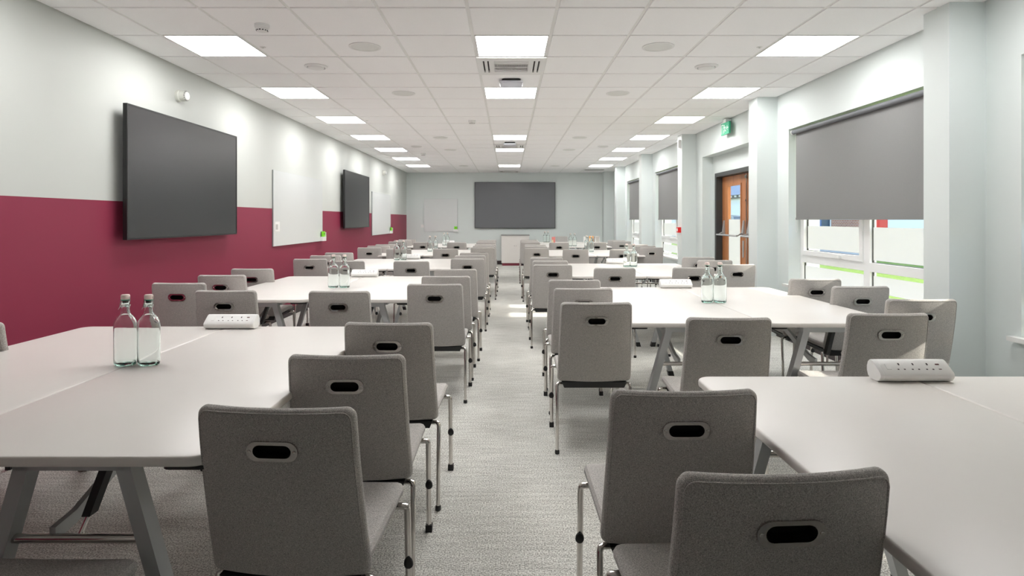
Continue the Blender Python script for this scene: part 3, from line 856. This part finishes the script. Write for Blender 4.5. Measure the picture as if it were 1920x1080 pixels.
def put_chair(x, yb, label, rz=None, flip=False):
    if rz is None: rz = random.uniform(-1.5, 1.5)
    a = math.radians(rz) + (PI if flip else 0)
    x *= 0.958 + 0.028/yb; q = 0.345
    yt = yb if flip else yb*0.958      # where the top of the backrest stands
    loc = (x - q*math.sin(a), yt + q*math.cos(a), 0)
    place(chair, cu_, loc, a, label, 'chair', 'grey conference chairs')

T3 = ['nearest', 'middle', 'farthest']
ORD = ['nearest', 'second', 'third', 'fourth', 'farthest']
# rows: (side, table index, aisle [(x, yback, rz)], wall [...], end [(x, y, name)])
L_aisle = [[(-0.590,1.50,-3.5),(-0.570,2.09,0),(-0.558,2.755,-2)], [(-0.549,4.43,-1),(-0.531,5.06,1),(-0.515,5.78,0)],
           [(-0.505,7.35,0),(-0.515,8.0,-1),(-0.500,8.65,1)], [(-0.447,10.3,None),(-0.452,10.98,None),(-0.455,11.65,None)], [(-0.495,12.95,None),(-0.505,13.6,None),(-0.505,14.2,None)]]
L_wall = [[None,None,(-2.55,2.755,0)], [(-2.50,4.51,-1),(-2.485,5.16,1),(-2.51,5.83,0)], [(-2.432,7.3,0),(-2.457,8.0,1),(-2.47,8.68,-1)],
          [(-2.405,10.3,None),(-2.40,11.0,None),(-2.40,11.66,None)], [(-2.455,13.2,None),(-2.47,13.9,None),(-2.46,14.45,None)]]
L_end = [[(-1.17,1.02)], [(-1.136,3.99),(-1.916,4.03)], [(-1.126,6.90),(-1.889,6.95)], [(-1.043,9.85),(-1.82,9.88)], [(-1.10,12.65),(-1.83,12.75)]]
R_aisle = [[(0.489,1.65,1),(0.5185,1.105,3.5)], [(0.508,3.44,0),(0.523,4.16,1),(0.525,4.75,-1)], [(0.472,6.36,0),(0.49,6.97,0),(0.485,7.57,1)],
           [(0.475,10.05,None),(0.495,10.75,None),(0.51,11.4,None)], [(0.472,12.95,None),(0.48,13.6,None),(0.49,14.2,None)]]
R_win = [[], [(2.485,3.58,-2),(2.535,4.28,1),(2.484,4.82,-2)], [(2.448,6.40,0),(2.45,7.06,1),(2.444,7.66,-1)],
         [(2.484,10.35,None),(2.50,10.95,None),(2.51,11.6,None)], [(2.53,13.3,None),(2.53,13.95,None)]]
R_end = [[], [(1.075,2.90),(1.935,3.03)], [(1.057,5.92),(1.855,5.97)], [(1.084,9.62),(1.843,9.62)], [(1.066,12.55),(1.876,12.65)]]
for i in range(5):
    for side, al, wl, en, wn in (('left', L_aisle, L_wall, L_end, 'wall'), ('right', R_aisle, R_win, R_end, 'window')):
        if side == 'right' and i == 0:
            put_chair(*al[0][0][:2], 'grey fabric chair on the aisle side of the nearest right-hand tables, farther of two', al[0][0][2])
            put_chair(*al[0][1][:2], 'large foreground grey fabric chair at the bottom right, nearest the camera', al[0][1][2])
            continue
        for j, c in enumerate(al[i]):
            put_chair(c[0], c[1], 'grey fabric chair on the aisle side of the %s %s-hand tables, %s of three' % (ORD[i], side, T3[j]), c[2])
        for j, c in enumerate(wl[i]):
            if c is None: continue
            nn = (T3[j] + ' of three') if len(wl[i]) == 3 else ('nearer of two' if j == 0 else 'farther of two')
            if i == 0: nn = 'farthest of that side'
            put_chair(c[0], c[1], 'grey fabric chair on the %s side of the %s %s-hand tables, %s' % (wn, ORD[i], side, nn), c[2])
        for j, c in enumerate(en[i]):
            put_chair(c[0], c[1], 'grey fabric chair at the near end of the %s %s-hand tables, %s side' % (ORD[i], side, 'aisle' if j == 0 else wn))
put_chair(1.50, 16.6, 'grey chair facing the room behind the crosswise back table, left of two', 0, True)
put_chair(2.40, 16.6, 'grey chair facing the room behind the crosswise back table, right of two', 0, True)

# ------------------------------------------------------------------ tables
TZ = 0.75
TW, TL = 0.80, 1.82
def make_table():
    r = empty('folding_table')       # origin on the floor below the centre; long side along y
    hw, hl = TW/2, TL/2
    o = lambda i, z, rr: [(x, y, z) for x, y in rrect(-hw+i, hw-i, -hl+i, hl-i, rr, 8)]
    MB().loft([o(0.004, TZ-0.026, 0.056), o(0.0008, TZ-0.022, 0.059), o(0, TZ-0.018, 0.06), o(0, TZ-0.008, 0.06), o(0.0012, TZ-0.0035, 0.059), o(0.004, TZ-0.0008, 0.056), o(0.008, TZ, 0.052)]).build('tabletop', M['laminate'], r)
    for sy in (-1, 1):
        ye = sy*(hl-0.10)
        MB().box(-0.155, 0.155, ye-0.024, ye+0.024, TZ-0.066, TZ-0.026).bevel(0.003).build('end_beam', M['silver'], r)
        for sx in (-1, 1):
            lg = MB().bar((sx*0.125, ye, TZ-0.028), (sx*0.315, ye, 0.045), 0.040, 0.048).bevel(0.003).build('leg', M['silver'], r)
            MB().bar((sx*0.315, ye, 0.046), (sx*0.327, ye, 0.0), 0.044, 0.052).build('foot', M['black'], lg)
        MB().tube([(-0.20, ye, 0.495), (0.20, ye, 0.495)], 0.012, 12).build('cross_tube', M['chrome'], r)
        MB().bar((0.065, ye-sy*0.05, TZ-0.03), (0.010, ye-sy*0.03, 0.545), 0.022, 0.034).build('lock_strut', M['black'], r)
        MB().tube([(0.018, ye-sy*0.035, 0.57), (0.0, ye-sy*0.005, 0.497)], 0.006, 8).build('strut_rod', M['chrome'], r)
        MB().loft([[(x_, ye-sy*d_, z_) for x_, z_ in ((-0.076,c_-0.018),(-0.060,c_-0.018),(-0.060,c_+0.018),(-0.076,c_+0.018))] for d_, c_ in ((0.0,0.505),(0.08,0.515),(0.30,0.60),(0.52,0.68),(0.62,0.70))]).build('folding_arm', M['silver'], r)
        for sx in (-1, 1):
            MB().prism([(sx*x, sy*y) for x, y in rrect(hw-0.13, hw-0.012, hl-0.06, hl-0.010, 0.022, 4)], TZ-0.036, TZ-0.026, 'xy').build('corner_bumper', M['black'], r)
    MB().box(-0.17, -0.13, -hl+0.12, hl-0.12, TZ-0.056, TZ-0.026).box(0.13, 0.17, -hl+0.12, hl-0.12, TZ-0.056, TZ-0.026).build('side_rail', M['silver'], r)
    return r
tb = make_table(); tu = [False]
# (side, near y, far y, aisle edge x, seam x)
LT = [(1.482, -0.742), (4.41, -0.69), (7.17, -0.67), (9.90, -0.64), (12.95, -0.66)]
RT = [(0.43, 0.70), (3.40, 0.67), (6.22, 0.65), (9.80, 0.66), (12.95, 0.66)]
GAP = 0.003
for i in range(5):
    y, xe = LT[i]
    place(tb, tu, (xe-TW/2, y+TL/2, 0), 0, 'white folding table, aisle half of the %s left-hand pair' % ORD[i], 'table', 'white folding tables')
    place(tb, tu, (xe-TW*1.5-GAP, y+TL/2, 0), 0, 'white folding table, wall half of the %s left-hand pair' % ORD[i], 'table', 'white folding tables')
    y, xe = RT[i]
    place(tb, tu, (xe+TW/2, y+TL/2, 0), 0, 'white folding table, aisle half of the %s right-hand pair' % ORD[i], 'table', 'white folding tables')
    place(tb, tu, (xe+TW*1.5+GAP, y+TL/2, 0), 0, 'white folding table, window half of the %s right-hand pair' % ORD[i], 'table', 'white folding tables')
place(tb, tu, (1.62, 15.40, 0), PI/2, 'white folding table set crosswise at the back, holding cards and bottles', 'table', 'white folding tables')

# ------------------------------------------------------------------ bottles
def make_bottle():
    r = empty('glass_bottle')
    ky = lambda z: 0.72 if z < 0.175 else (1.0 if z > 0.212 else 0.72+0.28*(z-0.175)/0.037)
    out = [(0.020,0.002),(0.036,0.0),(0.042,0.004),(0.0445,0.012),(0.0455,0.03),(0.0455,0.155),(0.0445,0.168),(0.041,0.180),(0.034,0.192),(0.024,0.202),(0.0175,0.210),(0.0155,0.222),(0.0150,0.236),(0.0175,0.239),(0.0175,0.246),(0.0155,0.249),(0.0155,0.262)]
    inn = [(0.0115,0.262),(0.0115,0.225),(0.0135,0.211),(0.021,0.199),(0.031,0.189),(0.0385,0.177),(0.042,0.165),(0.0428,0.150),(0.0428,0.03),(0.040,0.015),(0.030,0.009),(0.008,0.011)]
    rings = []
    for rr, z in out+inn:
        k = ky(z); rings.append([(rr*math.cos(2*PI*a/32), rr*k*math.sin(2*PI*a/32), z) for a in range(32)])
    MB().loft(rings).build('bottle_body', M['bottle'], r)
    MB().lathe([(0.0105,0.252),(0.0105,0.2655),(0.0155,0.2665),(0.0165,0.270),(0.0165,0.282),(0.014,0.286),(0.004,0.287)], 20).build('stopper', M['cap'], r)
    MB().lathe([(0.0145,0.2635),(0.0162,0.265),(0.0145,0.2665)], 20).build('seal', M['seal'], r)
    wr = MB()
    for s_ in (-1, 1):
        wr.tube([(0.0, 0, 0.279), (s_*0.017, 0, 0.277), (s_*0.0195, 0, 0.262), (s_*0.0185, -0.008, 0.235), (s_*0.022, -0.010, 0.228), (s_*0.019, 0.0, 0.242)], 0.0011, 6)
    wr.tube([(0.0178*math.cos(2*PI*a/16), 0.0178*math.sin(2*PI*a/16), 0.2425) for a in range(16)], 0.0011, 6, loop=True)
    wr.build('wire_clasp', M['wire'], r)
    return r
bt = make_bottle(); bu = [False]
BOT = [('nearest left-hand', [(-1.558,2.425),(-1.463,2.425)]), ('second left-hand', [(-1.524,5.19),(-1.427,5.19)]), ('third left-hand', [(-1.64,8.75),(-1.54,8.75)]),
       ('fourth left-hand', [(-1.464,11.1),(-1.365,11.15)]), ('farthest left-hand', [(-1.483,13.74),(-1.406,13.74)]),
       ('second right-hand', [(1.418,4.255),(1.509,4.255)]), ('third right-hand', [(1.487,7.5),(1.575,7.5)]), ('fourth right-hand', [(1.50,11.45),(1.53,11.0)]),
       ('farthest right-hand', [(1.38,13.3),(1.476,13.3)]), ('crosswise back', [(0.952,15.6),(1.035,15.6)])]
for nm, pr in BOT:
    for (x, y), s_ in zip(pr, ('left', 'right')):
        place(bt, bu, (x, y, TZ), math.radians(random.uniform(-16, 16)), 'clear green-tinted swing-top bottle, %s of two on the %s tables' % (s_, nm), 'bottle', 'pairs of glass bottles')

# ------------------------------------------------------------------ power units
def make_power():
    r = empty('power_unit')
    def sec(k=1.0, cy=0.0, cz=0.036):
        p = [(-0.020,0.0),(-0.034,0.006),(-0.043,0.017),(-0.045,0.027),(-0.041,0.035),(0.006,0.070),(0.016,0.0735),(0.027,0.071),(0.037,0.062),(0.043,0.046),(0.043,0.028),(0.037,0.012),(0.026,0.003),(0.016,0.0)]
        return [(cy+(a-cy)*k, cz+(b-cz)*k) for a, b in p]
    MB().loft([[(x, a, b) for a, b in sec(k)] for x, k in ((-0.118,0.985),(-0.1175,1),(0.1175,1),(0.118,0.985))]).build('body', M['white'], r)
    for s_ in (-1, 1):
        MB().loft([[(s_*x, a, b) for a, b in sec(k)] for x, k in ((0.118,0.99),(0.130,0.99),(0.134,0.95),(0.135,0.88))]).build('end_cap', M['white'], r)
    # sloped face frame
    p0 = Vector((0, -0.041, 0.035)); p1 = Vector((0, 0.006, 0.070)); mid = (p0+p1)/2
    ang = math.atan2(p1.z-p0.z, p1.y-p0.y)
    for cx in (-0.048, 0.004, 0.056):
        s = MB().box(cx-0.0025, cx+0.0025, 0.008, 0.017, 0.0, 0.0006)
        s.box(cx-0.0145, cx-0.0085, -0.013, -0.009, 0.0, 0.0006).box(cx+0.0085, cx+0.0145, -0.013, -0.009, 0.0, 0.0006)
        s.build('socket', M['sockhole'], r, mid, (ang, 0, 0), smooth=False)
    MB().box(0.086, 0.100, 0.009, 0.0145, 0, 0.0006).box(0.088, 0.098, -0.012, -0.009, 0, 0.0006).build('usb_ports', M['usbred'], r, mid, (ang, 0, 0), smooth=False)
    MB().box(-0.100, -0.084, -0.012, 0.012, 0, 0.0018).bevel(0.0006, 1).build('switch', M['white'], r, mid, (ang, 0, 0))
    return r
pw = make_power(); pu = [False]
for nm, x, y in (('nearest left-hand', -1.505, 3.245), ('second left-hand', -1.487, 6.175), ('third left-hand', -1.46, 8.935), ('farthest left-hand', -1.47, 14.71),
                 ('nearest right-hand', 1.478, 2.195), ('second right-hand', 1.447, 5.165), ('third right-hand', 1.447, 7.985)):
    place(pw, pu, (x, y, TZ), 0, 'white three-socket power unit at the far end of the %s tables' % nm, 'socket block', 'table-top power units')

# ------------------------------------------------------------------ cards on the back table
bx = tag(MB().box(-0.045, 0.045, -0.035, 0.035, 0, 0.155).bevel(0.003).build('carton', M['white'], None, (1.965, 15.25, TZ)), 'tall white carton on the crosswise back table', 'carton')
d = tag(empty('leaflet_stand', (2.13, 15.33, TZ)), 'orange and brown upright leaflet stand on the crosswise back table', 'leaflet stand')
MB().prism([(-0.06,0),(0.06,0),(0.05,0.10),(0.055,0.17),(-0.055,0.17),(-0.05,0.10)], -0.006, 0.006, 'xz').build('card', M['orange'], d)
MB().box(-0.01, 0.05, -0.012, -0.006, 0.0, 0.11).build('dark_print', M['brown'], d)
MB().box(-0.055, -0.02, -0.012, -0.006, 0.0, 0.11).build('cream_print', M['cream'], d)
MB().box(-0.06, 0.06, -0.03, 0.05, 0, 0.006).build('foot', M['white'], d)
d = tag(empty('picture_frame', (2.30, 15.42, TZ)), 'small white-framed card holder right of the orange leaflet stand', 'frame')
MB().ringprism([(-0.055,0),(0.055,0),(0.055,0.165),(-0.055,0.165)], [(-0.045,0.01),(0.045,0.01),(0.045,0.155),(-0.045,0.155)], -0.006, 0.008, 'xz').build('frame', M['white'], d)
MB().box(-0.046, 0.046, 0.0, 0.004, 0.009, 0.156).build('card', M['ring'], d)
MB().prism([(0.008,0.0),(0.05,0.0),(0.008,0.12)], -0.01, 0.01, 'yz').build('stand', M['white'], d)
d = tag(empty('greetings_card', (1.165, 15.42, TZ)), 'small pink and cream folded card beside the bottles at the back', 'card')
MB().prism([(-0.045,0),(0.045,0),(0.045,0.145),(-0.045,0.145)], -0.002, 0.002, 'xz').build('front', M['pink'], d, (0, 0, 0), (-0.15, 0, 0))
MB().box(-0.045, -0.005, -0.012, -0.008, 0.0, 0.07).build('cream_panel', M['cream'], d)
MB().prism([(-0.045,0),(0.045,0),(0.045,0.145),(-0.045,0.145)], -0.002, 0.002, 'xz').build('rear', M['cream'], d, (0, 0.044, 0), (0.15, 0, 0))

# ------------------------------------------------------------------ outdoors
GZ = -0.10
lawn = tag(MB().box(XW, 13.2, -12, 70, GZ-0.05, GZ).build('lawn', M['grass'], smooth=False), 'sunlit green lawn outside the windows', 'lawn', kind='structure')
tag(MB().box(13.2, 60, -12, 110, GZ-0.05, GZ).build('car_park', M['paving'], smooth=False), kind='structure')
bd = tag(empty('brick_building', (17.0, 40.0, GZ)), 'red brick building with slate roof beyond the lawn', 'building')
MB().box(0, 9, -12.4, -3, 0, 3.0).build('brick_wall', M['brick'], bd, smooth=False)
MB().box(-0.4, 9, -3, 26, 0, 3.0).box(-0.02, 9, -24, -12.4, 0, 3.0).build('white_wall', M['clad'], bd, smooth=False)
MB().box(-0.7, -0.4, -24, 26, 3.0, 3.22).build('fascia', M['fascia'], bd, smooth=False)
fr = MB()
for i in range(60): fr.box(-0.78, -0.70, -23.7+0.82*i, -23.4+0.82*i, 3.05, 3.18)
fr.build('frieze', M['clad'], bd, smooth=False)
MB().loft([[(-0.9,-24.4,3.2),(9.6,-24.4,3.2),(4.3,-24.4,6.0)], [(-0.9,26.4,3.2),(9.6,26.4,3.2),(4.3,26.4,6.0)]]).build('roof', M['slate'], bd, smooth=False)
for yy in (-20, -8):
    wn_ = MB().box(-0.03, 0.02, yy-0.6, yy+0.6, 1.0, 2.3).build('window', M['upvc'], bd, smooth=False)
    MB().box(-0.04, -0.03, yy-0.52, yy+0.52, 1.08, 2.22).build('pane', M['carglass'], wn_, smooth=False)
d_ = MB().box(-0.04, 0.02, -13.3, -12.42, 0, 2.3).build('red_door', M['red'], bd, smooth=False)
sg_ = tag(empty('notice_board', (15.6, 30.2, GZ)), 'blue outdoor sign in front of the brick building', 'sign')
MB().box(-0.02, 0.02, -0.45, 0.45, 1.1, 1.7).build('panel', M['blue'], sg_, smooth=False)
MB().box(-0.03, -0.02, -0.3, 0.3, 1.33, 1.45).build('white_strip', M['pict'], sg_, smooth=False)
for s_ in (-1, 1): MB().tube([(0, s_*0.35, 0), (0, s_*0.35, 1.1)], 0.03, 8).build('post', M['silver'], sg_)
def car(loc, rz, label):
    r = tag(empty('car', loc, rz), label, 'car')
    prof = [(-2.15,0.35),(-2.2,0.75),(-2.1,1.0),(-1.15,1.12),(1.75,1.12),(2.1,1.05),(2.2,0.7),(2.15,0.35)]
    MB().loft([[(x*k, a, b) for a, b in prof] for x, k in ((-0.88,0.98),(-0.86,1.0),(0.86,1.0),(0.88,0.98))]).bevel(0.05, 2).build('body', M['carpaint'], r)
    cab_ = [(-1.25,1.11),(-0.55,1.62),(0.2,1.72),(1.35,1.66),(1.85,1.11)]
    MB().loft([[(-0.82,a,b) if b < 1.2 else (-0.66,a,b) for a, b in cab_], [(0.82,a,b) if b < 1.2 else (0.66,a,b) for a, b in cab_]]).build('windows', M['carglass'], r)
    MB().loft([[(-0.665,-0.6,1.60),(-0.665,0.2,1.74),(-0.665,1.4,1.67)],[(0.665,-0.6,1.60),(0.665,0.2,1.74),(0.665,1.4,1.67)]]).build('roof', M['carpaint'], r)
    for sx in (-1, 1):
        for yy in (-1.35, 1.35):
            MB().lathe([(0.2, -0.11), (0.34, -0.11), (0.35, -0.07), (0.35, 0.07), (0.34, 0.11), (0.2, 0.11)], 24, sx*0.80, yy, 0.35, axis='x').build('wheel', M['rubber'], r)
car((14.6, 37.5, GZ), 0.0, 'white car parked outside, seen through the exit door glass')

# ------------------------------------------------------------------ light
def sun(direction, e, ang):
    l = bpy.data.lights.new('sunlight', 'SUN'); l.energy = e; l.angle = math.radians(ang); l.color = (1.0, 0.93, 0.82)
    o = bpy.data.objects.new('sunlight', l); C.objects.link(o)
    o.rotation_euler = Vector(direction).to_track_quat('-Z', 'Y').to_euler(); o.location = (8, 0, 8)
sun((-1.0, 0.14, -0.55), 7.0, 0.6)
wd = bpy.data.worlds.new('sky'); bpy.context.scene.world = wd; wd.use_nodes = True
nt = wd.node_tree; nt.nodes.clear()
ow = nt.nodes.new('ShaderNodeOutputWorld'); bg = nt.nodes.new('ShaderNodeBackground')
sk = nt.nodes.new('ShaderNodeTexSky'); sk.sky_type = 'NISHITA'; sk.sun_disc = False
sk.sun_elevation = math.radians(28); sk.sun_rotation = math.radians(95); sk.air_density = 1.2; sk.dust_density = 2.0
nt.links.new(sk.outputs[0], bg.inputs[0]); bg.inputs[1].default_value = 0.6
nt.links.new(bg.outputs[0], ow.inputs[0])

# ------------------------------------------------------------------ camera
cam = bpy.data.cameras.new('camera'); co = bpy.data.objects.new('camera', cam); C.objects.link(co)
co.location = (0, 0, CAMZ); co.rotation_euler = (PI/2, 0, 0)
cam.sensor_width = 36; cam.lens = 1118*36/1920
cam.shift_x = (960-953.4)/1920; cam.shift_y = (412-540)/1920
cam.clip_start = 0.05; cam.clip_end = 300
sc = bpy.context.scene; sc.camera = co
sc.view_settings.view_transform = 'Standard'; sc.view_settings.look = 'None'
sc.view_settings.exposure = 0.43; sc.view_settings.gamma = 1.0; sc.view_settings.use_curve_mapping = False
sc.cycles.max_bounces = 10; sc.cycles.diffuse_bounces = 6; sc.cycles.glossy_bounces = 4
sc.cycles.transmission_bounces = 10; sc.cycles.transparent_max_bounces = 12
sc.cycles.caustics_reflective = False; sc.cycles.caustics_refractive = False
sc.cycles.sample_clamp_indirect = 6.0
sc.cycles.use_denoising = True
